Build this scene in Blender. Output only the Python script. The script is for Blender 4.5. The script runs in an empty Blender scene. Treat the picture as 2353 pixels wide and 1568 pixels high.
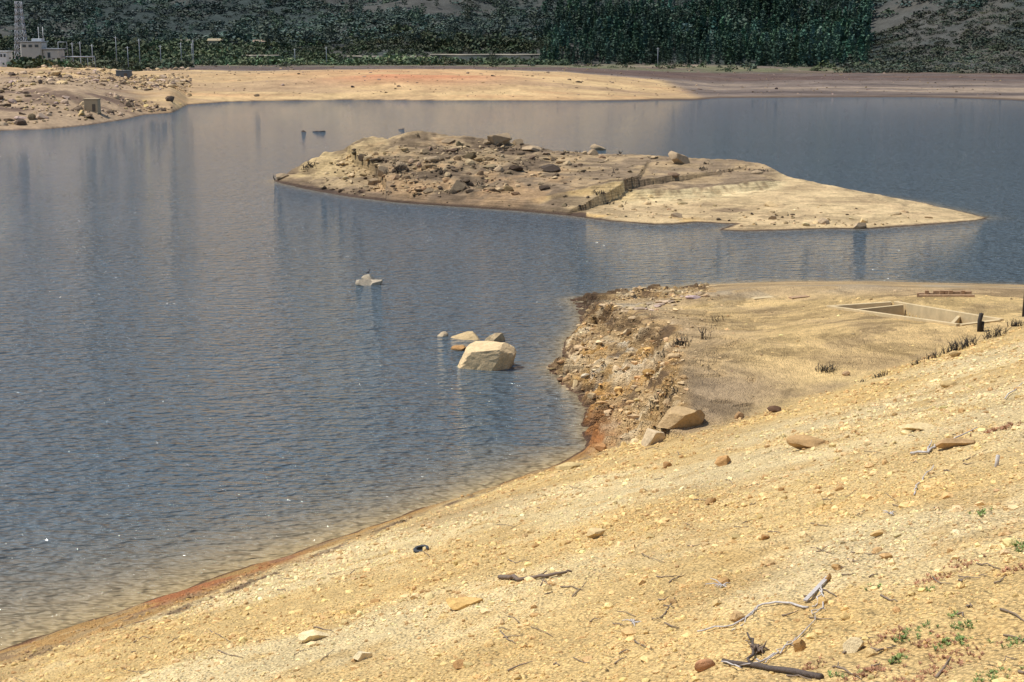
import bpy, bmesh, math, numpy as np
from mathutils import Vector, Matrix
rng=np.random.default_rng(7)
scene=bpy.context.scene
# ---------------------------------------------------------------- survey helpers
TH=math.radians(12.0); CT,ST=math.cos(TH),math.sin(TH); F=3268.0; CX,CY=1176.5,784.0; CH=20.0
def ray(u,v):
    a=(u-CX)/F; b=(v-CY)/F
    return np.array([a, CT-b*ST, -ST-b*CT])
def pt(u,v,z=0.0):
    d=ray(u,v); t=(CH-z)/-d[2]
    return np.array([d[0]*t,d[1]*t,z])
def P2(l,z=0.0): return np.array([pt(u,v,z)[:2] for u,v in l])
def P3(l): return np.array([pt(u,v,z) for u,v,z in l])
def ubear(x,y): return CX+F*1.015*x/np.maximum(y,1e-3)
def zat(y,v):
    return CH-y*np.tan(TH-np.arctan((CY-v)/F))
# ---------------------------------------------------------------- noise
def vn(x,y,seed=0):
    xi=np.floor(x); yi=np.floor(y); fx=x-xi; fy=y-yi
    xi=xi.astype(np.int64); yi=yi.astype(np.int64)
    fx=fx*fx*(3-2*fx); fy=fy*fy*(3-2*fy)
    def h(a,b):
        n=(a*374761393+b*668265263+seed*974634777)&0xffffffff
        n=((n^(n>>13))*1274126177)&0xffffffff
        n=((n^(n>>16))*2246822519)&0xffffffff
        return ((n^(n>>15))&0xffffff)/16777215.0
    a=h(xi,yi);b=h(xi+1,yi);c=h(xi,yi+1);d=h(xi+1,yi+1)
    return a+(b-a)*fx+(c-a)*fy+(a-b-c+d)*fx*fy
def fbm(x,y,s=1.0,o=4,seed=0,g=0.5):
    x=x*s;y=y*s;t=0;a=1;w=0
    for i in range(o):
        t=t+a*(vn(x,y,seed+i*13)*2-1); w+=a; a*=g
        x,y=(x*0.8-y*0.6)*2.03+11.3,(x*0.6+y*0.8)*2.03+5.7
    return t/w
def sst(a,b,x):
    t=np.clip((x-a)/(b-a),0,1); return t*t*(3-2*t)
def segdist(x,y,pl,closed=False,vals=None):
    n=len(pl); best=np.full(x.shape,1e9); bv=np.zeros(x.shape)
    for i in range(n if closed else n-1):
        a=pl[i];b=pl[(i+1)%n]; dx,dy=b[0]-a[0],b[1]-a[1]; L=dx*dx+dy*dy+1e-9
        t=np.clip(((x-a[0])*dx+(y-a[1])*dy)/L,0,1)
        ex=x-a[0]-t*dx; ey=y-a[1]-t*dy; d=ex*ex+ey*ey
        if vals is not None:
            m=d<best; bv=np.where(m,vals[i]+(vals[(i+1)%n]-vals[i])*t,bv)
        best=np.minimum(best,d)
    best=np.sqrt(best)
    return (best,bv) if vals is not None else best
def inside(x,y,pl):
    c=np.zeros(x.shape,bool); n=len(pl); j=n-1
    for i in range(n):
        xi,yi=pl[i];xj,yj=pl[j]
        if abs(yj-yi)>1e-9:
            c^=((yi>y)!=(yj>y))&(x<(xj-xi)*(y-yi)/(yj-yi)+xi)
        j=i
    return c
def sdist(x,y,pl):
    d=segdist(x,y,pl,True); return np.where(inside(x,y,pl),d,-d)
# ---------------------------------------------------------------- near bank + promontory
S_px=[(1330,1062),(1340,1045),(1350,1028),(1333,990),(1346,950),(1330,915),(1290,880),(1258,845),(1292,825),(1298,785),(1335,748),(1330,712),(1310,688),
      (1400,676),(1500,666),(1600,656),(1800,648),(2000,648),(2400,658),(3100,664),(3100,1000),(1700,1200)]
R_px=[(1400,1040,1.0),(1500,985,3.0),(1550,930,3.6),(1562,880,3.6),(1540,840,3.7),(1560,790,3.7),(1540,745,3.5),(1470,722,2.9),(1420,712,2.0),(1362,700,1.1),
      (1420,690,1.4),(1500,684,2.0),(1600,669,2.4),(1800,658,2.8),(2000,659,3.0),(2400,670,3.2),(3100,672,3.2),(3100,1000,4.0),(1700,1150,2.0)]
Spoly=P2(S_px); R3=P3(R_px); Rpoly=R3[:,:2]
ctrl=np.vstack([R3[:16],P3([(1900,900,3.7),(2353,750,4.7),(2050,770,4.3),(2250,700,3.9),(1700,800,4.0),(1700,900,3.7)])])
FND=None
def embank(x,y):
    s=(x+17.1)*.743-(y-44.3)*.669
    return np.where(s<44,0.38*s,0.38*44+0.02*(s-44)),s
def near_parts(x,y):
    E,s=embank(x,y)
    dS=sdist(x,y,Spoly); dR=sdist(x,y,Rpoly)
    w=0;h=0
    for c in ctrl:
        q=(x-c[0])**2+(y-c[1])**2+3.0; k=1/(q*np.sqrt(q)); w=w+k; h=h+k*c[2]
    H=h/w
    f=np.clip(dS,0,None)/(np.clip(dS,0,None)+np.clip(-dR,0,None)+1e-6)
    west=(ubear(x,y)<1640)&(dR<0)
    prof=np.where(west,.78*f**.8+.22*sst(.72,.98,f),f**.85)
    Pz=np.where(dS>0,H*np.where(dR>0,1,prof),dS*0.35)
    sl=np.where((dS>-.3)&(dR<.6),sst(0,1.2,dS+.3)*sst(.6,-1.2,dR),0)*(ubear(x,y)<1640)
    wx=x+1.2*fbm(x,y,.25,2,33); wy=y+1.2*fbm(x,y,.25,2,34)
    rg=1-np.abs(fbm(wx*.55,wy*1.4,0.5,4,31))*2.4
    Pz=Pz+sl*(rg*0.85-0.6+0.28*fbm(x,y,1.8,4,44,.6))
    ter=Pz*2.2+.6*fbm(x,y,.3,3,45); Pz=Pz+sl*.30*(np.abs((ter%1)-.5)*2-.5)
    er=fbm(x*.5+y*.25,y,.5,3,46); Pz=Pz-sst(.6,2,dR)*sst(9,3,dR)*.25*sst(.12,.0,np.abs(er))*(ubear(x,y)<1760)
    Pz=Pz+sst(.5,4,dR)*(0.18*fbm(x,y,0.12,3,5)+0.06*fbm(x,y,1.0,4,6))
    k=0.5; hh=np.clip(0.5+0.5*(E-Pz)/k,0,1)
    Z=Pz+(E-Pz)*hh+k*hh*(1-hh)
    onE=hh
    Z=Z+onE*(0.10*fbm(x,y,0.22,3,8)+0.07*fbm(x,y,0.9,3,9)+0.04*fbm(x,y,3.5,3,10)*sst(0,1,s))
    if FND is not None:
        m=(np.abs(x-FND[:,0].mean())<9)&(np.abs(y-FND[:,1].mean())<9)
        if m.any():
            fd=sdist(x[m],y[m],FND[:,:2]); Z[m]-=1.0*sst(0.05,0.2,fd)
    return Z,onE,s,dS,dR,sl
def Hnear(x,y): return near_parts(np.atleast_1d(np.asarray(x,float)),np.atleast_1d(np.asarray(y,float)))[0]
# ---------------------------------------------------------------- island
IS=P2([(628,417),(700,434),(800,452),(900,465),(1000,472),(1100,478),(1200,486),(1300,495),(1400,508),(1500,517),(1560,516),(1600,512),(1690,516),(1655,529),(1720,532),
      (1800,530),(1900,527),(2000,526),(2100,520),(2200,512),(2275,501),(2200,484),(2100,463),(1960,444),(1850,431),(1700,417),(1500,400),(1300,384),(1100,371),(950,366),(800,372),(700,390)])
SP=P3([(665,402,.8),(700,381,1.9),(790,347,3.6),(850,328,4.9),(930,312,5.9),(1000,319,5.6),(1100,330,5.1),(1300,350,4.3),(1500,365,3.3),(1740,392,2.2),(1900,440,0.9),(2100,480,.5),(2235,500,.2)])
SCARP=(np.array([1200,1240,1310,1400,1480,1560,1620,1700,1760,1820.]),np.array([171,172,173,175,176,177,179,181,184,187.]))
def Hisl(x,y,full=False):
    x=np.atleast_1d(np.asarray(x,float));y=np.atleast_1d(np.asarray(y,float))
    dS=sdist(x,y,IS); dR,hv=segdist(x,y,SP[:,:2],False,SP[:,2])
    dS=dS+.5*fbm(x,y,.25,3,19)
    c=np.clip(dS,0,None); f=c/(c+dR+1e-6)
    z=np.where(dS>0,hv*f**0.72,dS*0.25)
    u=ubear(x,y)
    q=y-np.interp(u,SCARP[0],SCARP[1])+1.2*fbm(x,y,.14,3,4)+.7*fbm(x,y,.7,3,5)
    win=sst(1210,1500,u)*sst(1820,1760,u)
    z=z+win*sst(0,5,dS)*(.72*sst(-1.2,.9,q)*sst(32,14,q)-.20*sst(-12,-3,q)*sst(1,-2,q))
    ins=sst(0,5,dS)
    z=z+ins*(0.35*fbm(x,y,0.09,3,21)+0.16*fbm(x,y,.5,4,22,.6))+sst(0,1,dS)*.05*fbm(x,y,2,2,23)
    left=sst(1300,1050,u)*ins; z=z+left*.55*(1-2.2*np.abs(fbm(x,y,.22,4,24)))
    z=z+sst(1400,1200,u)*sst(.2,1.4,dS)*.35*sst(-.3,.3,fbm(x,y,.3,3,25))
    z=z+sst(0,2.5,dS)*.22*sst(1350,1450,u)*sst(2150,2000,u)
    z=z-0.25*np.exp(-((u-1690)/90)**2)*np.exp(-((y-167)/3)**2)
    return (z,dS,q,u,f) if full else z
# ---------------------------------------------------------------- far shore + hills
su=np.array([-900,-300,0,100,200,280,330,390,430,520,600,800,1000,1200,1400,1600,1655,1800,2100,2250,2353,2700,3300.])
sv=np.array([310,305,300,296,287,275,264,260,241,235,233,231,232,232,232,231,226,225,224,228,232,236,240.])
def yshore(u):
    v=np.interp(u,su,sv); return CH/np.tan(TH-np.arctan((CY-v)/F))
def Hfar(x,y,full=False):
    x=np.atleast_1d(np.asarray(x,float));y=np.atleast_1d(np.asarray(y,float))
    u=ubear(x,y); ys=yshore(u)+4*fbm(x,y,.02,3,60)
    y1=ys+45; z1=np.clip(zat(y1,np.interp(u,[0,150,280,420,600,900,1200,1400,1600,1700,2353],[222,215,228,212,190,182,190,205,224,216,218])),.6,None)
    y2=np.full_like(y,600.); z2=zat(y2,np.interp(u,[0,200,300,450,600,900,1100,1300,1450,1655,2000,2353],[150,154,165,163,163,160,162,166,179,196,190,195]))
    y3=np.full_like(y,775.); z3=zat(y3,np.interp(u,[0,1600,1900,2353],[148,149,154,158]))
    t1=np.clip((y-ys)/(y1-ys),0,1); t2=np.clip((y-y1)/(y2-y1),0,1); t3=np.clip((y-y2)/(y3-y2),0,1)
    z=np.where(y<ys,(y-ys)*.1, z1*t1**.8+(z2-z1)*(1-(1-t2)**1.6)+(z3-z2)*t3)
    up=np.clip(y-790,0,None)
    hill=190*(1-np.exp(-up*.17/190))
    hill=hill*(1+0.3*fbm(x,y,.004,4,61))+up*.09*fbm(x,y,.010,4,62)
    rt=sst(1930,2500,u)
    hill=hill+rt*75*sst(690,1000,y)*(1+.25*fbm(x,y,.012,3,63))
    z=z+hill+sst(5,60,y-ys)*(0.5*fbm(x,y,.03,3,64)+.25*fbm(x,y,.12,3,65))
    rocky=sst(330,200,u)*sst(2,15,y-ys)*sst(640,560,y)
    z=z+rocky*(1.6*fbm(x,y,.07,4,66,.6))
    return (z,u,ys) if full else z
def Hall(x,y):
    x=np.atleast_1d(np.asarray(x,float));y=np.atleast_1d(np.asarray(y,float))
    z=np.full_like(x,-2.0)
    for m,fn in (((y<140),Hnear),((y>140)&(y<260),Hisl),((y>=260),Hfar)):
        if m.any(): z[m]=fn(x[m],y[m])
    return z
def hit(u,v,t0=6,t1=1800):
    d=ray(u,v); t=np.exp(np.linspace(math.log(t0),math.log(t1),420))
    for _ in range(2):
        x=d[0]*t;y=d[1]*t;z=CH+d[2]*t; h=np.maximum(Hall(x,y),0); i=int(np.argmax(z<=h))
        if z[i]>h[i]: i=len(t)-1
        if _==0: t=np.linspace(t[max(i-1,0)],t[i],24)
    return np.array([x[i],y[i],h[i]]),t[i]
_f=np.array([hit(u,v)[0] for u,v in [(1905,707),(2060,697),(2305,738),(2205,750)]])
FND0=_f.copy(); FND=_f
# ---------------------------------------------------------------- mesh helpers
def link(o): scene.collection.objects.link(o); return o
def mk_mesh(name,V,Fc,mat=None,col=None,smooth=False,k=4,extra=None):
    V=np.asarray(V,np.float32); Fc=np.asarray(Fc,np.int32)
    me=bpy.data.meshes.new(name); me.vertices.add(len(V)); me.vertices.foreach_set('co',V.ravel())
    n=len(Fc); me.loops.add(n*k); me.polygons.add(n)
    me.loops.foreach_set('vertex_index',Fc.ravel())
    me.polygons.foreach_set('loop_start',np.arange(0,n*k,k,dtype=np.int32))
    me.polygons.foreach_set('use_smooth',np.full(n,smooth))
    me.update(calc_edges=True)
    if col is not None:
        a=me.attributes.new('Col','FLOAT_COLOR','POINT')
        c=np.ones((len(V),4),np.float32); c[:,:3]=col; a.data.foreach_set('color',c.ravel())
    if extra:
        for kx,vv in extra.items():
            a=me.attributes.new(kx,'FLOAT','POINT'); a.data.foreach_set('value',np.asarray(vv,np.float32))
    o=bpy.data.objects.new(name,me)
    if mat: me.materials.append(mat)
    return link(o)
def fan(name,r0,r1,nr,a0,a1,na,func,mat,zcut=-1.2,smooth=True):
    r=np.exp(np.linspace(math.log(r0),math.log(r1),nr)); a=np.radians(np.linspace(a0,a1,na))
    A,R=np.meshgrid(a,r); x=(R*np.sin(A)).ravel(); y=(R*np.cos(A)).ravel()
    z,col,ex=func(x,y)
    i=np.arange(nr*na).reshape(nr,na)
    f=np.stack([i[:-1,:-1],i[:-1,1:],i[1:,1:],i[1:,:-1]],-1).reshape(-1,4)
    if zcut is not None:
        f=f[(z[f]>zcut).any(1)]
    used=np.zeros(len(x),bool); used[f.ravel()]=True
    mp=np.cumsum(used)-1
    V=np.stack([x,y,z],1)[used]; f=mp[f]
    return mk_mesh(name,V,f,mat,col[used],smooth,4,{k:v[used] for k,v in ex.items()})
# ---------------------------------------------------------------- materials
def mat(name):
    m=bpy.data.materials.new(name); m.use_nodes=True; nt=m.node_tree; b=nt.nodes['Principled BSDF']; return m,nt,b
def nd(nt,t,**k):
    n=nt.nodes.new(t)
    for a,b in k.items(): setattr(n,a,b)
    return n
def noise(nt,scale,detail=4,rough=.6,vec=None):
    n=nd(nt,'ShaderNodeTexNoise'); n.inputs['Scale'].default_value=scale; n.inputs['Detail'].default_value=detail; n.inputs['Roughness'].default_value=rough
    if vec: nt.links.new(vec,n.inputs['Vector'])
    return n
def mrange(nt,src,a,b,c,d):
    n=nd(nt,'ShaderNodeMapRange'); nt.links.new(src,n.inputs[0])
    for i,v in zip((1,2,3,4),(a,b,c,d)): n.inputs[i].default_value=v
    return n.outputs[0]
def mul(nt,a,b,op='MULTIPLY'):
    n=nd(nt,'ShaderNodeMath',operation=op)
    for i,v in enumerate((a,b)):
        if isinstance(v,(int,float)): n.inputs[i].default_value=v
        else: nt.links.new(v,n.inputs[i])
    return n.outputs[0]
def vscale(nt,col,fac):
    n=nd(nt,'ShaderNodeVectorMath',operation='SCALE'); nt.links.new(col,n.inputs[0]); nt.links.new(fac,n.inputs['Scale']); return n.outputs[0]
def ground_mat(name,s1,s2,amp,bdist,strata=False,grav=False,sz=9.0):
    m,nt,b=mat(name); L=nt.links
    at=nd(nt,'ShaderNodeAttribute',attribute_name='Col'); g=nd(nt,'ShaderNodeNewGeometry'); pos=g.outputs['Position']
    n1=noise(nt,s1,6,.65,pos); n2=noise(nt,s2,4,.7,pos)
    f=mul(nt,mrange(nt,n1.outputs[0],.3,.7,1-amp,1+amp),mrange(nt,n2.outputs[0],.3,.7,1-amp*.8,1+amp*.8))
    hgt=mul(nt,n2.outputs[0],.5)
    hgt=mul(nt,hgt,mul(nt,n1.outputs[0],1.0),'ADD')
    if grav:
        vo=nd(nt,'ShaderNodeTexVoronoi'); vo.inputs['Scale'].default_value=14; L.new(pos,vo.inputs['Vector'])
        f=mul(nt,f,mrange(nt,vo.outputs['Distance'],.0,.7,1.19,.77))
        hgt=mul(nt,hgt,mul(nt,vo.outputs['Distance'],-1.0),'ADD')
        vo2=nd(nt,'ShaderNodeTexVoronoi'); vo2.inputs['Scale'].default_value=5; L.new(pos,vo2.inputs['Vector'])
        sep=nd(nt,'ShaderNodeSeparateColor'); L.new(vo2.outputs['Color'],sep.inputs[0])
        f=mul(nt,f,mrange(nt,sep.outputs[0],0,1,.91,1.10))
        hgt=mul(nt,hgt,mul(nt,vo2.outputs['Distance'],-.8),'ADD')
        n4=noise(nt,.28,5,.6,pos); f=mul(nt,f,mrange(nt,n4.outputs[0],.35,.65,.92,1.12))
    if strata:
        sa=nd(nt,'ShaderNodeAttribute',attribute_name='strata')
        mp=nd(nt,'ShaderNodeMapping'); mp.inputs['Scale'].default_value=(.10,.10,sz); L.new(pos,mp.inputs[0])
        n3=noise(nt,1.0,5,.7,mp.outputs[0])
        lines=mrange(nt,n3.outputs[0],.42,.54,.66,1.16)
        one=mul(nt,mul(nt,mul(nt,lines,1.0,'SUBTRACT'),sa.outputs['Fac']),1.0,'ADD')
        f=mul(nt,f,one)
        hgt=mul(nt,hgt,mul(nt,mul(nt,n3.outputs[0],1.6),sa.outputs['Fac']),'ADD')
    c=vscale(nt,at.outputs['Color'],f); L.new(c,b.inputs['Base Color'])
    bp=nd(nt,'ShaderNodeBump'); bp.inputs['Strength'].default_value=1; bp.inputs['Distance'].default_value=bdist
    L.new(hgt,bp.inputs['Height']); L.new(bp.outputs[0],b.inputs['Normal'])
    b.inputs['Roughness'].default_value=.95; b.inputs['Specular IOR Level'].default_value=.1
    return m
M_near=ground_mat('gravelly_earth',1.3,9,.13,.095,True,True,5.)
M_isl=ground_mat('island_earth',.5,3.5,.22,.25,True)
M_far=ground_mat('far_earth',.12,.7,.25,.8)
M_rock=ground_mat('weathered_rock',2.2,11,.22,.06)
def plain(name,col,rough=.8,amp=.15,sc=6,bd=.01,metal=0):
    m,nt,b=mat(name); tc=nd(nt,'ShaderNodeTexCoord'); n=noise(nt,sc,5,.65,tc.outputs['Object'])
    rgb=nd(nt,'ShaderNodeRGB'); rgb.outputs[0].default_value=(*col,1)
    nt.links.new(vscale(nt,rgb.outputs[0],mrange(nt,n.outputs[0],.3,.7,1-amp,1+amp)),b.inputs['Base Color'])
    bp=nd(nt,'ShaderNodeBump'); bp.inputs['Distance'].default_value=bd; nt.links.new(n.outputs[0],bp.inputs['Height']); nt.links.new(bp.outputs[0],b.inputs['Normal'])
    b.inputs['Roughness'].default_value=rough; b.inputs['Metallic'].default_value=metal
    return m
def foliage_mat(name):
    m,nt,b=mat(name); at=nd(nt,'ShaderNodeAttribute',attribute_name='Col'); nt.links.new(at.outputs['Color'],b.inputs['Base Color'])
    b.inputs['Roughness'].default_value=.8; b.inputs['Specular IOR Level'].default_value=.2; return m
M_fol=foliage_mat('foliage')
# ---------------------------------------------------------------- colour fields
def C(*a): return np.array(a,float)
def mx(c,d,m): return c+(d-c)*np.clip(m,0,1)[:,None]
def near_col(x,y):
    Z,onE,s,dS,dR,sl=near_parts(x,y); u=ubear(x,y); n=len(x)
    n1=fbm(x,y,.15,4,70); n2=fbm(x,y,.8,4,71); n3=fbm(x,y,.35,4,72)
    ce=mx(np.tile(C(.71,.49,.205),(n,1)),C(.78,.60,.31),sst(-.2,.5,n1))
    ce=mx(ce,C(.62,.395,.145),sst(.1,.6,n2)*.6)
    ce=mx(ce,C(.48,.325,.155),sst(.1,.5,n3)*sst(15,4,s)*.7)
    band=Z+.3*n3+.14*n2
    along=(x+17.1)*.669+(y-44.3)*.743
    wd=.50+1.6*np.exp(-((along-3)/9)**2)+.7*np.exp(-((along-27)/3)**2)
    ce=mx(ce,mx(np.tile(C(.46,.265,.095),(n,1)),C(.52,.35,.16),sst(0,.4,n2)),sst(wd+.3,wd-.3,band)*.95)
    ce=mx(ce,C(.25,.155,.085),sst(.1,.45,n2+.3*n3)*sst(wd+.25,wd-.2,band)*.7)
    ce=mx(ce,C(.42,.12,.055),sst(.1,.4,n3)*sst(1.7,.6,Z)*np.exp(-((along-6)/6)**2)*.65)
    ce=mx(ce,C(.18,.115,.07),sst(.28,.05,np.abs(Z-wd-.25-.3*n1))*sst(-.15,.25,n2+.4*n1)*.85)
    ce=mx(ce,C(.15,.085,.045),sst(.2,.04,Z))
    cp=mx(np.tile(C(.65,.445,.195),(n,1)),C(.76,.53,.23),sst(-.3,.4,n1))
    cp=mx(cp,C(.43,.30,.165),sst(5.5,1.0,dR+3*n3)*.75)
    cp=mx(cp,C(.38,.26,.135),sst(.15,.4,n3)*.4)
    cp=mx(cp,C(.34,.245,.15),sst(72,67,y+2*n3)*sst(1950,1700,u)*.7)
    cp=mx(cp,C(.54,.47,.35),np.exp(-((y-94-.3*x)/4)**2)*sst(-.2,.3,n3)*.5)
    cs=mx(np.tile(C(.50,.33,.155),(n,1)),C(.66,.50,.29),sst(.05,.35,n2+.3*n1))
    cs=mx(cs,C(.57,.32,.095),sst(.0,.35,n3+.3*(y<78)-.1)*.8)
    cs=mx(cs,C(.17,.105,.06),sst(-.15,-.45,n2)*.8)
    cs=mx(cs,C(.36,.15,.05),sst(1.3,.2,Z+.4*n3)*sst(82,70,y))
    cs=mx(cs,C(.62,.54,.40),sst(.25,.45,fbm(x,y,.6,3,77))*np.exp(-((y-84)/7)**2)*.6)
    cs=mx(cs,C(.075,.048,.032),sst(1.1,.3,np.abs(dR+.6+.8*n2))*sst(-.1,.3,n3)*.8)  # cliff rim and overhang shade, painted in as dark brown patches
    cs=mx(cs,C(.08,.05,.035),sst(99,103,y+2*n2)*sst(2.6,1.2,dS)*.8)  # shade of the tip's overhang, also put into the colour
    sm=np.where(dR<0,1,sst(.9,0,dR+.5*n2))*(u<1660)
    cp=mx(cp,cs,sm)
    cp=mx(cp,C(.11,.065,.04),sst(.25,.05,Z))
    toe=np.exp(-((onE-.5)/.45)**2)*sst(1450,1600,u)
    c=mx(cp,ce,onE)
    c=mx(c,C(.30,.21,.13),toe*.45*sst(-.3,.2,n3))
    st=(1-onE)*.95+onE*.25*sst(14,2,s)
    return Z,c,{'strata':st}
def isl_col(x,y):
    z,dS,q,u,f=Hisl(x,y,True); n=len(x); n1=fbm(x,y,.06,4,80); n2=fbm(x,y,.35,4,81); n4=fbm(x,y,1.0,3,82)
    c=mx(np.tile(C(.25,.18,.11),(n,1)),C(.36,.26,.145),sst(-.2,.4,n2))
    c=mx(c,C(.52,.38,.19),sst(1050,700,u)*sst(.2,.7,f+.3*n1)*.9)
    rg=sst(1200,1400,u)
    c=mx(c,C(.50,.365,.195),sst(.8,-.6,q+.5*n2)*rg)
    c=mx(c,C(.51,.375,.20),sst(1760,1820,u))
    c=mx(c,C(.38,.265,.145),sst(-.05,.35,n2)*rg*.5)
    c=mx(c,C(.72,.565,.31),sst(-6,-.5,q+1.5*n2)*sst(1.2,.3,q)*sst(1330,1480,u)*sst(1830,1790,u)*sst(-.5,.1,n4))
    c=mx(c,C(.50,.33,.12),sst(-3.5,-.5,q+1.5*n2)*sst(.9,.1,q)*sst(1200,1260,u)*sst(1540,1400,u)*.5)
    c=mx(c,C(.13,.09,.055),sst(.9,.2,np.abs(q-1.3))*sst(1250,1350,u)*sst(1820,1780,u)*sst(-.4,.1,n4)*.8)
    c=mx(c,C(.56,.35,.11),sst(-.1,.3,n2)*sst(3.2,1,dS)*sst(1200,1400,u)*sst(1650,1550,u)*.7)
    c=mx(c,C(.40,.24,.12),sst(.1,.5,n1+n2)*sst(800,900,u)*sst(1400,1250,u)*.5)
    c=mx(c,C(.12,.085,.055),sst(.1,-.35,n2+n1*.5)*sst(1500,1250,u)*.7)
    c=mx(c,C(.16,.11,.07),sst(3.4,1.0,dS+2*n2)*sst(1350,1200,u)*.7)
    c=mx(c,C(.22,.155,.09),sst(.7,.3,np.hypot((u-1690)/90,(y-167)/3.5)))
    wet=np.where(u>1350,sst(.10,.02,z),sst(.32,.12,z))
    c=mx(c,C(.075,.05,.035),wet)
    return z,c,{'strata':.7*np.ones(n)}
def far_col(x,y):
    z,u,ys=Hfar(x,y,True); n=len(x); t=y-ys; n1=fbm(x,y,.012,4,90); n2=fbm(x,y,.05,4,91); ns=fbm(x*.22,y,.05,5,92,.6); n5=fbm(x,y,.15,3,93)
    tan=mx(np.tile(C(.42,.285,.145),(n,1)),C(.54,.375,.185),sst(-.2,.3,n2+.5*ns))
    tan=mx(tan,C(.30,.20,.12),sst(.05,.35,ns)*.65)
    tan=mx(tan,C(.47,.22,.11),np.exp(-((u-950)/200)**2)*sst(-.35,.1,ns)*np.exp(-((y-550)/34)**2)*1.4)
    tan=mx(tan,C(.47,.27,.13),sst(-.05,-.4,ns)*.6)
    rock=mx(np.tile(C(.33,.235,.145),(n,1)),C(.15,.10,.07),sst(-.1,.3,n2+.5*n5)); rock=mx(rock,C(.5,.36,.19),sst(.1,.4,n1+.5*ns)*sst(40,80,t)*.8)
    mau=mx(np.tile(C(.16,.124,.10),(n,1)),C(.27,.205,.145),sst(.05,.35,ns)); mau=mx(mau,C(.10,.077,.065),sst(-.1,-.4,ns))
    c=mx(tan,rock,sst(420,260,u+60*n2)*sst(500,470,y+20*n1)); 
    m_r=sst(596,606,y+10*n2)
    c=mx(c,mau,np.maximum(sst(1600,1660,u+(y-475)*.9),m_r*sst(150,350,u)))
    c=mx(c,C(.085,.052,.043),sst(-.3,.1,ns)*sst(612,630,y)*sst(745,700,y)*.8)
    c=mx(c,C(.125,.13,.065),sst(690,730,y+22*n1+14*n2)*sst(-.4,.2,n2)*.85)
    c=mx(c,C(.10,.07,.05),sst(.3,.08,z)*(t<30))
    hc=mx(np.tile(C(.038,.050,.046),(n,1)),C(.075,.073,.064),sst(-.05,.3,n1+.3*n2)*.9)  # hill ground: blue tint of aerial haze mixed into the colour
    hc=mx(hc,C(.080,.074,.060),sst(1950,2100,u)*sst(-.1,.4,n2)*.7)
    c=mx(c,hc,sst(762,800,y+16*n2)+sst(1900,2080,u+50*n2)*sst(695,735,y+12*n2))
    return z,c,{'strata':np.zeros(n)}
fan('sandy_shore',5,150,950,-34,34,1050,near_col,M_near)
fan('island',140,270,480,-24,26,900,isl_col,M_isl,-.8)
fan('far_shore_and_hills',280,2600,520,-34,34,850,far_col,M_far,-1.2)
# ---------------------------------------------------------------- water
def wat(x,y):
    sh=np.zeros_like(x)
    m=y<140
    Z,onE,s,dS,dR,sl=near_parts(x[m],y[m])
    E=np.minimum(.38*s,0); al=(x[m]+17.1)*.669+(y[m]-44.3)*.743
    wE=.95*np.exp(E/(.65+1.1*np.exp(-np.clip(al,0,None)/12)))*(onE>.3)
    wP=.7*np.exp(np.minimum(dS,0)/.8)
    sh[m]=np.maximum(wE*sst(44,34,al),wP)
    k=(y>140)&(y<260); sh[k]=.45*np.exp(np.minimum(Hisl(x[k],y[k]),0)/.25)
    return np.zeros_like(x),np.zeros((len(x),3)),{'shallow':sh}
def water_mat():
    m,nt,b=mat('reservoir_water'); L=nt.links; g=nd(nt,'ShaderNodeNewGeometry'); pos=g.outputs['Position']
    at=nd(nt,'ShaderNodeAttribute',attribute_name='shallow')
    lo=noise(nt,.05,3,.5,pos)
    mix=nd(nt,'ShaderNodeMix',data_type='RGBA'); mix.inputs['A'].default_value=(.084,.112,.130,1); mix.inputs['B'].default_value=(.44,.32,.15,1)
    L.new(mul(nt,at.outputs['Fac'],mrange(nt,lo.outputs[0],.3,.7,.8,1.1)),mix.inputs['Factor']); L.new(mix.outputs['Result'],b.inputs['Base Color'])
    b.inputs['Roughness'].default_value=.045; b.inputs['IOR'].default_value=1.24
    def wv(sx,sy,rot,d=3):
        mp=nd(nt,'ShaderNodeMapping'); mp.inputs['Scale'].default_value=(sx,sy,1); mp.inputs['Rotation'].default_value=(0,0,rot); L.new(pos,mp.inputs[0])
        return noise(nt,1.0,d,.5,mp.outputs[0]).outputs[0]
    h=mul(nt,mul(nt,wv(.8,1.9,.12,2),.80),mul(nt,wv(.35,.8,-.15,1),.45),'ADD')
    h=mul(nt,h,mul(nt,wv(1.9,4.0,.05,1),.28),'ADD')
    mp=nd(nt,'ShaderNodeMapping'); mp.inputs['Scale'].default_value=(.012,.05,1); L.new(pos,mp.inputs[0])
    ls=noise(nt,1.0,4,.6,mp.outputs[0])
    h=mul(nt,h,mrange(nt,ls.outputs[0],.35,.65,.9,1.1))
    bp=nd(nt,'ShaderNodeBump'); bp.inputs['Distance'].default_value=1.25; L.new(h,bp.inputs['Height']); L.new(bp.outputs[0],b.inputs['Normal'])
    return m
fan('water',12,900,420,-50,50,340,wat,water_mat(),None)
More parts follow.
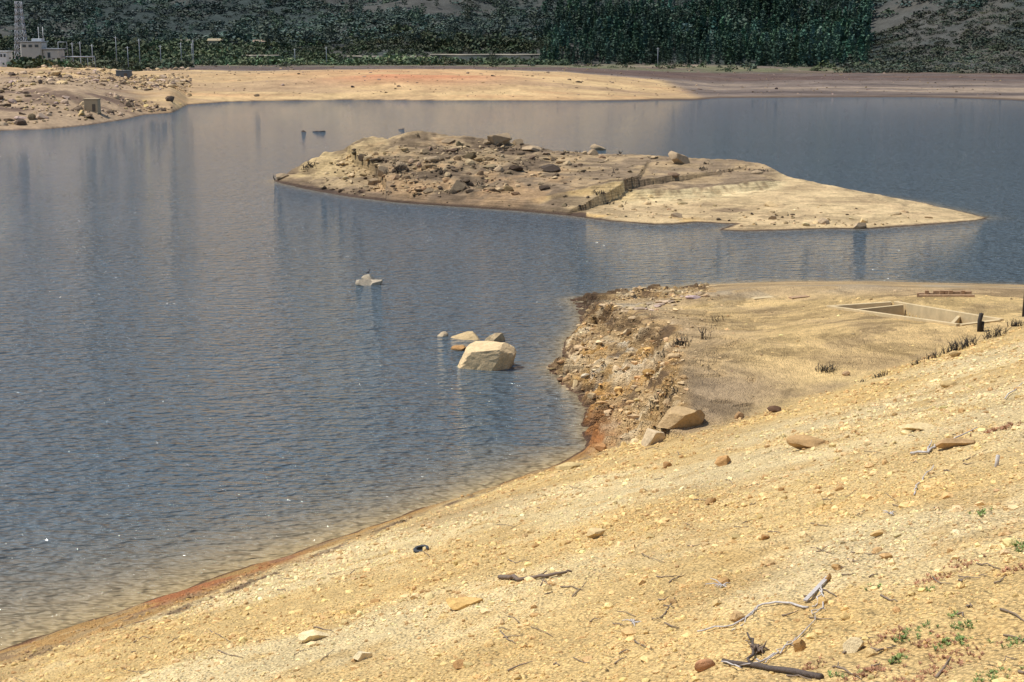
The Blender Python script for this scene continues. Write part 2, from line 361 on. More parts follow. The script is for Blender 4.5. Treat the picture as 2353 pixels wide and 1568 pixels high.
# ---------------------------------------------------------------- rocks
def ico(sub):
    bm=bmesh.new(); bmesh.ops.create_icosphere(bm,subdivisions=sub,radius=1.0)
    V=np.array([v.co[:] for v in bm.verts]); Fc=np.array([[v.index for v in f.verts] for f in bm.faces]); bm.free(); return V,Fc
ICO={k:ico(k) for k in (1,2,4)}
def rockproto(sub,seed,cuts=9,lo=.55,hi=.85,nz=0.05):
    r=np.random.default_rng(seed); V,Fc=ICO[sub]; V=V.copy()
    for _ in range(cuts):
        n=r.normal(size=3); n/=np.linalg.norm(n); d=r.uniform(lo,hi)
        e=np.clip(V@n-d,0,None); V-=e[:,None]*n
    if nz: V*=(1+nz*fbm(V[:,0]*2+V[:,2]*1.3+seed,V[:,1]*2-V[:,2],1.0,4,seed))[:,None]
    return V,Fc
def randrot(n,r,tilt=1.0):
    q=r.normal(size=(n,4)); q[:,1:3]*=tilt; q/=np.linalg.norm(q,axis=1)[:,None]; w,x,y,z=q.T
    return np.stack([1-2*(y*y+z*z),2*(x*y-z*w),2*(x*z+y*w),2*(x*y+z*w),1-2*(x*x+z*z),2*(y*z-x*w),2*(x*z-y*w),2*(y*z+x*w),1-2*(x*x+y*y)],1).reshape(n,3,3)
def scatter(name,protos,pos,scale,col,m,tilt=1.0,seed=1,pcol=None,k=3):
    r=np.random.default_rng(seed); n=len(pos); idx=r.integers(0,len(protos),n); R=randrot(n,r,tilt)
    Vs=[];Fs=[];Cs=[];off=0
    for pi,(V,Fc) in enumerate(protos):
        s=np.where(idx==pi)[0]
        if not len(s): continue
        W=np.einsum('nij,vj->nvi',R[s],V)*scale[s][:,None,:]+pos[s][:,None,:]
        nv=len(V)
        Vs.append(W.reshape(-1,3)); Fs.append((Fc[None]+np.arange(len(s))[:,None,None]*nv+off).reshape(-1,k))
        cc=np.repeat(col[s][:,None,:],nv,1)
        if pcol is not None: cc=cc*pcol[pi][None,:,None]
        Cs.append(cc.reshape(-1,3)); off+=len(s)*nv
    return mk_mesh(name,np.vstack(Vs),np.vstack(Fs),m,np.vstack(Cs),False,k)
small=[rockproto(1,i,5,.5,.8,0) for i in range(6)]
med=[rockproto(2,20+i,9,.38,.75,.06) for i in range(8)]
def rcol(n,r,base,var=.2,hue=.15):
    b=np.array(base)[None]*(1+var*r.normal(size=(n,1))); b[:,2]*=1+hue*r.normal(size=n); return np.clip(b,.03,.8)
def vary(c,r,var=.15): return np.clip(c*(1+var*r.normal(size=(len(c),1)))*(1+.03*r.normal(size=(len(c),3))),.02,.85)
n=120000; r_=np.exp(rng.uniform(math.log(9),math.log(82),n)); a_=np.radians(rng.uniform(-25,25,n)); x=r_*np.sin(a_); y=r_*np.cos(a_)
Z,onE,s_,dS,dR,sl=near_parts(x,y); cl=fbm(x,y,.3,3,99)
keep=(Z>.05)&(onE>.6)&(rng.random(n)<np.clip(.5+.9*cl,.12,1)*sst(.1,1.8,Z)); x,y,r_=x[keep],y[keep],r_[keep]; n=len(x)
Z,gc,_=near_col(x,y)
sz=np.clip(r_*.00072*(rng.random(n)**(-1/2.9)),.005,.12)
sc=sz[:,None]*rng.uniform(.7,1.3,(n,3)); sc[:,2]*=.75
scatter('gravel',small,np.stack([x,y,Z+sz*.15],1),sc,mx(vary(gc*1.02,rng,.14),C(.44,.25,.10),(rng.random(n)<.12)*.8),M_rock,.35,3)
def pick(n,x0,x1,y0,y1,fn):
    x=rng.uniform(x0,x1,n);y=rng.uniform(y0,y1,n);w=fn(x,y);k=rng.random(n)<w;return x[k],y[k]
x,y=pick(26000,2,18,62,112,lambda x,y:(lambda q:np.where(q[5]>.03,np.clip(.2+1.1*fbm(x,y,.3,3,51),0,1),np.where((q[4]>0)&(q[4]<3.5)&(q[1]<.3)&(ubear(x,y)<1640),.05,0)))(near_parts(x,y)))
n=len(x);Z,gc,_=near_col(x,y);sz=np.clip(.045*rng.random(n)**(-1/2.1),.04,.34);sc=sz[:,None]*rng.uniform(.6,1.5,(n,3));sc[:,2]*=.6
scatter('rubble',med,np.stack([x,y,Z+sz*.1],1),sc,mx(vary(gc*1.1,rng,.2),C(.60,.44,.25),(rng.random(n)<.45)*.7),M_rock,.5,4)
def atpx(lst,zoff=0):
    return np.array([hit(u,v)[0] for u,v in lst])
us=rng.uniform(1440,1620,55); vs=714-(us-1440)*.22+rng.normal(0,6,55); pp=atpx(list(zip(us,vs))); n=len(pp)
sz=np.clip(.14*rng.random(n)**(-1/2.),.12,.5); sc=np.stack([sz*rng.uniform(.9,1.7,n),sz*rng.uniform(.6,1.1,n),sz*.32],1)
scatter('stone_slabs',med,pp+np.array([0,0,.05]),sc,rcol(n,rng,(.46,.34,.20),.2),M_rock,.3,5)
x,y=pick(5000,8,36,66,106,lambda x,y:(lambda q:((q[1]<.4)&(q[4]>.3))*np.clip(.12+.6*fbm(x,y,.2,3,52),0.02,1))(near_parts(x,y)))
n=len(x);Z,gc,_=near_col(x,y);sz=np.clip(.03*rng.random(n)**(-1/2.2),.03,.16);sc=sz[:,None]*rng.uniform(.6,1.5,(n,3));sc[:,2]*=.6
scatter('pebbles',small,np.stack([x,y,Z],1),sc,mx(vary(gc*1.1,rng,.25),C(.2,.13,.08),(rng.random(n)<.3)*.8),M_rock,.5,14)
def isl_pos(cl):
    out=[];
    for (u0,v0,su_,sv_,k) in cl:
        for _ in range(k): out.append((rng.normal(u0,su_),rng.normal(v0,sv_)))
    return atpx(out)
pp=isl_pos([(960,380,110,16,210),(1150,385,110,18,160),(1050,345,60,8,90),(1200,340,60,6,90),(880,400,70,12,120),(1050,430,120,12,120),(850,360,40,9,50),(1400,352,90,5,60),(1700,392,60,5,30),(1280,370,180,15,80),(1400,470,150,16,40),(1500,485,200,12,50),(1800,500,200,12,60),(1950,515,150,4,60),(880,440,90,6,90),(1350,400,120,10,50)])
k=Hisl(pp[:,0],pp[:,1])>.15; pp=pp[k&(pp[:,1]<245)&(pp[:,1]>140)]; n=len(pp); _z,gc,_e=isl_col(pp[:,0],pp[:,1])
sz=np.clip(.12*rng.random(n)**(-1/1.8),.1,.75); sc=sz[:,None]*rng.uniform(.7,1.5,(n,3)); sc[:,2]*=.65
cc=mx(vary(gc*.95,rng,.35),C(.50,.37,.21),(rng.random(n)<.35)*.8); cc=mx(cc,C(.07,.05,.035),(rng.random(n)<.16)*.9)
scatter('island_rocks',med,pp+np.array([0,0,.03]),sc,cc,M_rock,.4,6)
n=5200; us=rng.uniform(-60,440,n); yy=rng.uniform(322,640,n); xx=(us-CX)/F/1.015*yy; k=(yy>yshore(us)+3)&(rng.random(n)<np.clip(.4+fbm(xx,yy,.05,3,55)*1.6,0,1)); xx,yy=xx[k],yy[k]; n=len(xx)
sz=np.clip(.27*rng.random(n)**(-1/2.),.22,1.5); sc=sz[:,None]*rng.uniform(.7,1.5,(n,3)); sc[:,2]*=.65
cc=mx(rcol(n,rng,(.44,.32,.19),.25),C(.10,.07,.05),(rng.random(n)<.25)*.9)
scatter('shore_rocks',med,np.stack([xx,yy,Hfar(xx,yy)+.1],1),sc,cc,M_rock,.3,7)
n=1300; us=rng.uniform(430,2300,n); yy=rng.uniform(480,760,n); xx=(us-CX)/F/1.015*yy; k=yy>yshore(us)+6; xx,yy=xx[k],yy[k]; n=len(xx)
zz=Hfar(xx,yy); k=zz>.3; xx,yy,zz=xx[k],yy[k],zz[k]; n=len(xx)
sz=np.clip(.2*rng.random(n)**(-1/2.2),.2,1.0); sc=sz[:,None]*rng.uniform(.7,1.5,(n,3)); sc[:,2]*=.5
scatter('scattered_stones',med,np.stack([xx,yy,zz+.05],1),sc,rcol(n,rng,(.24,.17,.11),.4),M_rock,.3,8)
def boulder(u,v,w,h,seed,col=(.50,.37,.22),dep=.75,name='boulder',sink=.45,yaw=0,cuts=11,tilt=0,top=None,shape=None):
    p,t=hit(u,v); W=w*t/F; H=h*t/F
    V,Fc=rockproto(4,seed,cuts,.42,.78,.07)
    if top is not None:
        nrm=np.array([top[0],top[1],1.]);nrm/=np.linalg.norm(nrm); e=np.clip(V@nrm-top[2],0,None); V=V-e[:,None]*nrm
    if shape is not None:
        V,Fc=ICO[4]; V=V*1.8; 
        for nx,ny,nz,d in shape:
            nn=np.array([nx,ny,nz],float);nn/=np.linalg.norm(nn); e=np.clip(V@nn-d,0,None); V=V-e[:,None]*nn
        V=V*(1+.05*fbm(V[:,0]*2+V[:,2]*1.3,V[:,1]*2-V[:,2],1.2,5,seed,.6))[:,None]
    V=V-(V.max(0)+V.min(0))/2; V=V/np.abs(V).max(0)
    V=V+0.016*np.stack([fbm(V[:,0]*4+V[:,2]*3,V[:,1]*4+V[:,2]*2,2.0,3,seed+9)]*3,1)
    V[:,2]=(V[:,2]-V[:,2].min())/(V[:,2].max()-V[:,2].min())
    S=V*np.array([W/2,W/2*dep,H*(1+sink)])
    c,s=math.cos(yaw),math.sin(yaw); S=np.stack([S[:,0]*c-S[:,1]*s,S[:,0]*s+S[:,1]*c,S[:,2]+tilt*S[:,0]],1)
    S[:,2]-=H*sink
    o=mk_mesh(name,S,Fc,M_rock,np.tile(col,(len(S),1)),False,3)
    o.location=(p[0],p[1]+W*dep*.35,p[2]); return o
SLAB=[(-.28,-.25,1,.55),(.25,.6,1,.62),(-1,-.3,.55,.85),(-.3,-1,.05,.62),(.55,-1,-.25,.78),(1,-.25,-.35,.92),(.9,.5,.3,.95),(0,1,.2,.7),(0,0,-1,.7),(-.9,.8,.2,.9),(.75,-.5,.8,.9)]
SLAB2=[(-.1,-.1,1,.42),(.4,.3,1,.55),(-1,-.2,.7,.8),(-.8,-1,.4,.75),(.2,-1,-.35,.62),(.9,-.8,.2,.9),(1,-.1,-.5,.95),(1,.3,.7,.85),(0,1,.2,.7),(0,0,-1,.6),(-.9,.8,.2,.9)]
B=[(1112,850,150,60,101,(.64,.47,.26),.7),(1070,781,76,16,102,(.55,.40,.21),.6),(1138,788,48,20,103,(.53,.39,.22),.7),(1053,806,36,10,104,(.45,.25,.10),.6),(1015,774,30,11,105,(.50,.39,.25),.7),
(836,657,42,14,106,(.46,.38,.27),.7),(860,656,36,12,107,(.42,.35,.25),.7),(846,653,34,22,108,(.50,.42,.30),.7),
(1565,984,116,42,109,(.44,.30,.15),.7),(1502,1022,56,32,110,(.60,.46,.28),.8),(1663,1070,46,22,111,(.55,.32,.13),.8),(1855,1030,90,22,112,(.46,.29,.13),.5),(2195,1028,95,18,113,(.42,.27,.13),.4),(2112,992,85,12,114,(.66,.50,.26),.7),
(1068,1396,88,12,115,(.64,.41,.15),.5),(718,1475,76,18,116,(.72,.57,.32),.6),(1058,1538,36,18,117,(.47,.27,.11),.8),(832,1518,46,18,119,(.70,.57,.34),.7),(1370,1238,42,18,120,(.62,.45,.22),.7),
(1635,1158,26,14,121,(.46,.28,.12),.8),(1535,1074,22,12,122,(.45,.26,.11),.8),(1310,1078,70,12,123,(.55,.41,.19),.5),(2020,1232,38,14,124,(.58,.39,.17),.8),(1840,1497,34,24,125,(.44,.26,.1),.8),(1700,1428,44,18,126,(.52,.34,.16),.7),
(1965,1500,56,28,127,(.70,.55,.31),.8),(1760,1240,20,10,128,(.42,.23,.09),.8),(1700,964,26,16,129,(.38,.23,.11),.8),(1780,948,34,14,130,(.17,.10,.06),.5),(1945,864,18,10,131,(.36,.23,.12),.8),(2185,888,44,12,132,(.52,.37,.17),.6),(2195,820,30,12,133,(.5,.35,.16),.6),
(1925,1310,28,12,134,(.5,.3,.12),.7),(1903,1338,18,20,135,(.45,.27,.11),.8),(1325,888,24,14,136,(.55,.4,.21),.8),(1380,1036,30,12,137,(.42,.22,.09),.8),(1345,870,20,12,138,(.6,.5,.34),.8),(1440,770,22,14,139,(.5,.37,.21),.8),(1470,850,20,12,140,(.55,.41,.23),.8),(1410,800,26,14,141,(.45,.31,.16),.8)]
for b in B:
    boulder(*b[:4],b[4],b[5],b[6],yaw=0 if b[4] in(101,109) else (.15 if b[4]%2 else -.2), top=((.1,-.1,.5) if b[4] in(112,113,114,115,116) else None), sink=.35 if b[4]==101 else (.12 if b[4]==109 else (.9 if b[4]<109 else .5)),shape={101:SLAB,109:SLAB2}.get(b[4]))
for (u,v,w,h,sd) in [(1146,332,54,24,201),(1052,443,42,28,202),(1264,395,48,16,203),(1562,378,52,30,204),(1375,346,36,14,205),(1222,348,46,12,206),(1000,373,40,12,207),(1030,330,36,10,208),(1360,356,30,12,209),(920,392,32,20,210),(880,400,28,18,211),(1145,396,24,14,212),(985,445,26,12,213),(1740,400,30,8,214),(648,411,34,12,215),(1976,526,34,14,216),(1555,500,26,10,217),(1893,515,30,12,218),(1190,334,26,14,219),(1120,334,24,12,220),(860,425,34,14,221),(1630,378,22,8,222),(1775,505,20,10,223),(1652,402,14,12,224),(1165,325,24,14,225)]:
    boulder(u,v,w,h,sd,tuple(np.array((.28,.205,.125))*(1+.6*rng.random()) ) if sd not in(203,) else (.08,.06,.045),.8)
for (u,v,w,h,sd) in [(698,304,15,4,301),(725,303,16,2,302),(738,303,18,2,303),(922,298,15,2,304)]:
    boulder(u,v,w,h,sd,(.09,.065,.05),.8,name='emergent_rock',sink=1)
# ---------------------------------------------------------------- tubes: driftwood, twigs
def tubes(name,paths,m,sides=6,parent=None,jit=0.0):
    Vs=[];Fs=[];off=0
    if not paths: return None
    for pts,rad in paths:
        pts=np.array(pts,float); rad=np.ones(len(pts))*rad if np.isscalar(rad) else np.array(rad)
        for i in range(len(pts)):
            d=pts[min(i+1,len(pts)-1)]-pts[max(i-1,0)]; d/=np.linalg.norm(d)+1e-9
            a=np.cross(d,[.13,.27,.95]); a/=np.linalg.norm(a)+1e-9; b=np.cross(d,a)
            th=np.arange(sides)/sides*2*math.pi; rr=rad[i]*(1+jit*rng.normal(size=sides))
            Vs.append(pts[i]+rr[:,None]*(np.cos(th)[:,None]*a+np.sin(th)[:,None]*b))
            if i:
                for k in range(sides): Fs.append([off+k,off+(k+1)%sides,off+sides+(k+1)%sides,off+sides+k]); 
                off+=sides
        off+=sides
        Vs.append(pts[:1]);Vs.append(pts[-1:]); base=off-sides*len(pts)
        for k in range(sides):
            Fs.append([off,base+(k+1)%sides,base+k]); Fs.append([off+1,off-sides+k,off-sides+(k+1)%sides])
        off+=2
    V=np.vstack(Vs); me=bpy.data.meshes.new(name)
    me.from_pydata(V.tolist(),[],Fs); me.polygons.foreach_set('use_smooth',np.ones(len(me.polygons),bool)); me.materials.append(m)
    o=link(bpy.data.objects.new(name,me))
    if parent: o.parent=parent
    return o
M_dark=plain('charred_wood',(.035,.028,.022),.9); M_wood=plain('driftwood_bark',(.17,.12,.085),.9,.3,12); M_grey=plain('bleached_wood',(.50,.45,.40),.85,.25,15); M_twig=plain('dry_twig',(.22,.16,.11),.9)
def twigs(u,v,hpx,n,wpx,name='dead_shrub',m=None,lean=0.3):
    p,t=hit(u,v); h=hpx*t/F; w=wpx*t/F; P=[]
    for i in range(n):
        b=p+np.array([rng.normal(0,w*.28),rng.normal(0,w*.22),0]); b[2]=float(Hall([b[0]],[b[1]])[0])-.03
        if b[2]<0: b=p.copy()
        hh=h*rng.uniform(.35,1.0); d=np.array([rng.normal(0,lean),rng.normal(0,lean),1]); d2=d+np.array([rng.normal(0,.45),rng.normal(0,.45),0]); r0=max(.009,.0045*t/30)*rng.uniform(.8,1.8)
        mid=b+d*hh*.5; P.append(([b,mid,mid+d2*hh*.5],[r0,r0*.8,r0*.35]))
        if rng.random()<.8:
            d3=np.array([rng.normal(0,.6),rng.normal(0,.6),.7]); P.append(([mid,mid+d3*hh*.35],[r0*.6,r0*.3]))
    return tubes(name,P,m or M_dark,5)
for a in [(1895,853,20,60,46),(2025,866,16,36,34),(2105,838,18,22,30),(2140,826,22,28,34),(2175,812,22,28,34),(2205,804,34,60,44),(2225,796,28,28,28),(2285,774,28,50,44),(2335,750,20,34,30),(1562,795,30,44,36),(1618,780,36,14,24),(1650,744,16,12,34),(1505,925,30,20,30),(1545,925,28,36,30),(1520,830,16,20,40),(1530,905,20,26,40),(1980,878,10,10,18),(1360,715,14,16,50),(1400,712,12,16,40),
 (715,383,14,24,22),(700,386,10,12,20),(915,396,26,22,16),(880,402,14,20,40),(1015,400,12,18,16),(1150,350,10,18,30),(1095,428,10,18,30),(1302,352,8,18,20),(1425,356,10,16,14),(1385,462,14,40,44),(1615,390,10,22,18),(1415,392,8,10,14),(962,316,12,4,5),(632,415,14,5,8),(1495,364,6,6,6),(1750,395,8,16,20),(1625,378,7,14,22),(985,442,12,18,20),(1040,446,8,18,20),(1230,345,9,16,20),(1330,352,7,8,16)]:
    twigs(*a)
def path_on(l,lift=.03,sub=4,wig=.02):
    pts=[]; 
    for (a,b) in zip(l[:-1],l[1:]):
        for k in range(sub): pts.append((a[0]+(b[0]-a[0])*k/sub,a[1]+(b[1]-a[1])*k/sub))
    pts.append(l[-1]); out=[]
    for q in pts:
        p,t=hit(*q); out.append(p+np.array([rng.normal(0,wig),rng.normal(0,wig),lift+abs(rng.normal(0,wig))]))
    return out
def taper(p,r0,r1): return (p,np.linspace(r0,r1,len(p)))
tubes('driftwood_branch',[taper(path_on([(1150,1331),(1190,1336),(1240,1330),(1290,1325),(1312,1318)],.04),.05,.02),taper(path_on([(1240,1330),(1262,1322)],.06),.018,.008)],M_wood,8,jit=.06)
tubes('driftwood_log',[taper(path_on([(1660,1525),(1720,1534),(1790,1546),(1885,1561)],.03,3,.006),.022,.036),taper(path_on([(1720,1534),(1730,1500),(1722,1470)],.06),.018,.010)],plain('wet_dark_wood',(.09,.065,.05),.8,.3,20,.02),8,jit=.12)
st=[]
p,t=hit(1740,1500)
for i in range(26):
    d=np.array([rng.normal(0,1),rng.normal(0,1),abs(rng.normal(0,.6))+.1]); d/=np.linalg.norm(d); L=rng.uniform(.05,.16)
    st.append(([p+[0,0,.03],p+d*L*.5+[0,0,.03]+rng.normal(0,.015,3),p+d*L+rng.normal(0,.03,3)],[.025,.014,.004]))
tubes('tree_root',st,M_wood,7,jit=.1)
tubes('bleached_roots',[taper(path_on([(1600,1457),(1680,1443),(1720,1415),(1750,1395),(1800,1390),(1862,1399)],.02),.011,.017),
 taper(path_on([(1890,1362),(1893,1390),(1870,1420),(1900,1400)],.02),.011,.005),taper(path_on([(1735,1532),(1790,1505),(1845,1462),(1875,1420)],.02),.012,.005),taper(path_on([(1760,1530),(1800,1490),(1830,1470)],.02),.008,.005),
 taper(path_on([(1662,1530),(1700,1545),(1735,1532),(1760,1525)],.05),.010,.004),taper(path_on([(1870,1400),(1882,1380),(1886,1350)],.02),.01,.01),taper(path_on([(1680,1452),(1725,1420),(1735,1405)],.02),.008,.005)],M_grey,6)
tubes('bleached_branch',[taper(path_on([(2092,1048),(2130,1045),(2150,1028),(2180,1022)],.04),.035,.02),taper(path_on([(2180,1022),(2245,988)],.04),.02,.01),taper(path_on([(2130,1045),(2140,1020)],.06),.02,.01)],M_grey,6,jit=.1)
tubes('bleached_branch',[taper(path_on([(2097,1142),(2105,1120),(2125,1098),(2148,1075)],.03),.015,.01),taper(path_on([(2310,920),(2353,880)],.03),.02,.01)],M_grey,6)
sm=[]
for (u,v) in [(2045,1186),(1455,1435),(1660,1350)]:
    p,t=hit(u,v)
    for i in range(9):
        d=np.array([rng.normal(0,1),rng.normal(0,1),.25*abs(rng.normal())]);L=16*t/F; sm.append(([p+[0,0,.03],p+d*L*.5+[0,0,.04],p+d*L],[.012,.01,.006]))
tubes('dry_root_tangle',sm,M_grey,5)
sk=[]
for _ in range(190):
    u=rng.uniform(0,2353); v=rng.uniform(1000,1560)
    if v<1530-(u)*.36: continue
    a=rng.normal(0,.35); L=rng.uniform(12,64)*(v/1500)
    sk.append(taper(path_on([(u,v),(u+L*.5*math.cos(a),v-L*.5*math.sin(a)+rng.normal(0,3)),(u+L*math.cos(a),v-L*math.sin(a))],.012,2,.01),.009*rng.uniform(.7,2),.005))
tubes('scattered_twigs',sk,M_twig,5)
p0,_=hit(1850,1386);p1,_=hit(1902,1333)
def box(name,p0,p1,w,h,m,parent=None,up=(0,0,1)):
    p0=np.array(p0,float);p1=np.array(p1,float);d=p1-p0;L=np.linalg.norm(d);d/=L;s=np.cross(d,up);s/=np.linalg.norm(s);n=np.cross(s,d)
    V=[p0+d*L*i+s*w*(j-.5)+n*h*k for i in(0,1) for j in(0,1) for k in(0,1)]
    Fc=[(0,1,3,2),(4,6,7,5),(0,4,5,1),(2,3,7,6),(0,2,6,4),(1,5,7,3)]
    me=bpy.data.meshes.new(name);me.from_pydata([list(v) for v in V],[],Fc);me.materials.append(m);o=link(bpy.data.objects.new(name,me))
    bm=bmesh.new();bm.from_mesh(me);bmesh.ops.recalc_face_normals(bm,faces=bm.faces);bmesh.ops.bevel(bm,geom=bm.edges,offset=min(w,h)*.06,segments=1,affect='EDGES');bm.to_mesh(me);bm.free()
    if parent: o.parent=parent
    return o
box('wooden_plank',p0+[0,0,.02],p1+[0,0,.03],.055,.025,M_grey)
def tire(u,v,w):
    p,t=hit(u,v); R=w*t/F/2; prof=[(.58,-.26),(.70,-.34),(.9,-.33),(1.0,-.24),(1.0,.24),(.9,.33),(.70,.34),(.58,.26),(.66,.2),(.66,-.2)]
    bm=bmesh.new(); N=40; rings=[]
    for i in range(N):
        th=i/N*2*math.pi; k=1.02 if i%2 else 1.0
        rings.append([bm.verts.new((math.cos(th)*a*R*(k if a>.95 else 1),math.sin(th)*a*R*(k if a>.95 else 1),b*R)) for a,b in prof])
    for i in range(N):
        for k in range(len(prof)):
            bm.faces.new([rings[i][k],rings[(i+1)%N][k],rings[(i+1)%N][(k+1)%len(prof)],rings[i][(k+1)%len(prof)]])
    bmesh.ops.recalc_face_normals(bm,faces=bm.faces); me=bpy.data.meshes.new('tire');bm.to_mesh(me);bm.free(); me.materials.append(plain('rubber',(.04,.043,.045),.75))
    o=link(bpy.data.objects.new('tire',me)); o.location=p+np.array([0,0,R*.22]); o.rotation_euler=(math.radians(4),math.radians(-8),0)
tire(968,1268,36)
boulder(1620,1540,50,24,118,(.46,.24,.12),.5,'broken_brick',.4,.1,5)
tubes('wooden_stake',[([hit(2289,1072)[0]-[0,0,.1],hit(2289,1072)[0]+[.02,0,.22]],[.04,.035])],M_grey,6)
p,t=hit(2351,728); tubes('fence_post',[([p-[0,0,.3],p+[0,0,1.1],p+[.03,0,2.0]],[.07,.065,.06])],M_dark,8)
p,t=hit(2251,762); tubes('wooden_stump',[([p-[0,0,.2],p+[0,0,.6],p+[.02,0,1.0]],[.14,.11,.10]),([p+[.12,0,0],p+[.16,0,.55]],[.1,.07])],M_dark,8,jit=.2)
M_conc=plain('old_concrete',(.54,.41,.22),.9,.15,2,.02)
fo=bpy.data.objects.new('concrete_foundation',None); link(fo)
Lc=[q.copy() for q in FND0]
def wall(nm,a,b,th,up): a=a.copy();b=b.copy(); a[2]-=1.3;b[2]-=1.3; box(nm,a,b,th,1.3+up,M_conc,fo)
def mid(a,b,t): return a+(b-a)*t
def inset(a,b): d=(b-a)/np.linalg.norm(b-a); return a+d*.15,b-d*.15
wall('front_wall',Lc[0],Lc[3],.26,.12); wall('back_wall',Lc[1],Lc[2],.26,.10)
a,b=inset(Lc[0],Lc[1]);wall('left_wall',a,b,.26,.11)
a,b=inset(Lc[3],Lc[2]);wall('right_wall',a,b,.26,.11)
a,b=inset(mid(Lc[0],Lc[3],.2),mid(Lc[1],Lc[2],.12));wall('partition_wall',a,b,.2,.06)
a,b=inset(mid(Lc[0],Lc[3],.93),mid(Lc[1],Lc[2],.62));wall('inner_wall',a,b,.2,-.1)
M_brick=plain('ruined_brick',(.38,.24,.13),.9,.3,5,.02)
ru=bpy.data.objects.new('brick_ruin',None); link(ru)
q0,_=hit(2112,683);q1,_=hit(2240,683)
for i,(ta,tb,dy,h) in enumerate([(0,1,0,.25),(.3,.62,.5,.45),(.62,1.,.6,.38),(.0,.3,.45,.3)]):
    box('brick_wall_%d'%(i+1),mid(q0,q1,ta)+[0,dy,-.1],mid(q0,q1,tb)+[-.01,dy,-.1],.24,h,M_brick,ru)
for i,ta in enumerate([.15,.42,.58,.8]):
    box('brick_pier_%d'%(i+1),mid(q0,q1,ta)+[0,.15,-.1],mid(q0,q1,ta)+[.04,.36,-.1],.26,.5,M_brick,ru)
for (u,v,w,m_) in [(1755,689,50,M_conc),(1838,687,44,M_brick)]:
    a,t=hit(u-w/2,v);b,_=hit(u+w/2,v-2); b[1]=a[1]+.5; box('concrete_slab',a+[0,0,-.1],b+[0,0,-.07+a[2]-b[2]],.5,.2,m_)
def hbox(name,cx,cy,z,w,d,h,m,parent=None,yaw=0):
    c,s=math.cos(yaw),math.sin(yaw); o=box(name,(cx-w/2*c,cy-w/2*s,z),(cx+w/2*c,cy+w/2*s,z),d,h,m,parent); return o
M_white=plain('painted_wall',(.62,.62,.6),.8,.1,.5); M_glass=plain('dark_window',(.03,.04,.05),.2,.05); M_roof=plain('metal_roof',(.35,.36,.37),.5,.1,.5); M_beige=plain('beige_wall',(.45,.42,.36),.85,.1,.4); M_steel=plain('galvanised_steel',(.36,.37,.39),.6,.1)
def shelter(u,v,w,h,m,name):
    p,t=hit(u,v); W=w*t/F;Hh=h*t/F; e=link(bpy.data.objects.new(name,None))
    hbox('walls',p[0],p[1]+W*.4,p[2]-.6,W,W*.7,Hh+.6,m,e); hbox('roof_slab',p[0],p[1]+W*.4,p[2]+Hh+.003,W*1.06,W*.76,Hh*.08,m,e)
    hbox('door_opening',p[0]+W*.2,p[1]+W*.05-.03,p[2]+.05,W*.22,.08,Hh*.6,plain('doorway',(.12,.09,.06)),e)
shelter(209,257,33,27,plain('earthy_concrete',(.46,.34,.20),.9),'concrete_valve_box')
shelter(282,178,32,14,plain('blue_grey_sheet',(.10,.12,.13),.6),'small_shed')
YB=590.
def XB(u,y=YB): return (u-CX)/F/1.015*y
def zf(x,y): return float(Hfar([x],[y])[0])
bd=link(bpy.data.objects.new('control_building',None))
def bpart(nm,u0,u1,v0,v1,dy,dep,m):
    z0=float(zat(YB,v1));z1=float(zat(YB,v0)); x0,x1=XB(u0),XB(u1)
    return hbox(nm,(x0+x1)/2,YB+dy,z0,x1-x0,dep,z1-z0,m,bd)
bpart('main_block',60,108,97,160,0,8,M_beige); bpart('main_roof',58,110,95,96.9,0,8.6,M_roof)
bpart('side_block',108.2,146,114,160,1,8,M_beige); bpart('side_roof',107.5,148,111.5,113.9,1,9,M_roof)
bpart('annex',6,40,119,160,-6,7,M_white); bpart('annex_roof',4,42,117,118.9,-6,7.6,M_white)
for i in range(4): bpart('annex_window_%d'%i,10+i*7.5,14.5+i*7.5,124,131,-9.55,.1,M_glass)
for i in range(3): bpart('window_%d'%i,66+i*14,74+i*14,103,109,-4.05,.12,M_glass)
bpart('door',120,126,121,133,-3.05,.12,M_glass)
bpart('penthouse',84,106,89,94.9,0,4,M_white)
bpart('perimeter_wall',2,36,140,156,-14,.5,M_white)
def lattice(name,u,y,vt,vb,wb,wt,parent=None,nseg=9,th=.17):
    x=XB(u,y); z0=float(zat(y,vb)); z1=float(zat(y,vt)); P=[]; 
    def c(k,i):
        f=k/nseg; w=(wb+(wt-wb)*min(1,f*1.15))/2; sx,sy=[(-1,-1),(1,-1),(1,1),(-1,1)][i%4]; return np.array([x+sx*w,y+sy*w,z0+(z1-z0)*f])
    for k in range(nseg):
        for i in range(4):
            P.append(([c(k,i),c(k+1,i)],th)); P.append(([c(k+1,i),c(k+1,i+1)],th*.6)); P.append(([c(k,i),c(k+1,i+1)],th*.6)); P.append(([c(k,i+1),c(k+1,i)],th*.6))
    return tubes(name,P,M_steel,4)
lattice('lattice_tower',56,YB+10,4,150,5.0,2.2)
for u in (97,107): 
    x=XB(u); tubes('antenna_mast',[([(x,YB,zat(YB,96)),(x,YB,zat(YB,62))],.13)],M_white,5)
for (u,y,vt) in [(172,600,98),(190,600,96),(217,600,102),(298,640,107),(325,680,90),(373,700,104),(420,720,98),(445,720,100),(448,720,92),(272,690,84),(680,760,112),(752,760,108),(1510,760,110)]:
    x=XB(u,y);z=zf(x,y); zt_=max(zat(y,vt),z+5); tubes('utility_pole',[([(x,y,z-.5),(x,y,zt_)],[.2,.13]),([(x-.9,y,zt_-.6),(x+.9,y,zt_-.6)],.08)],M_steel,5)
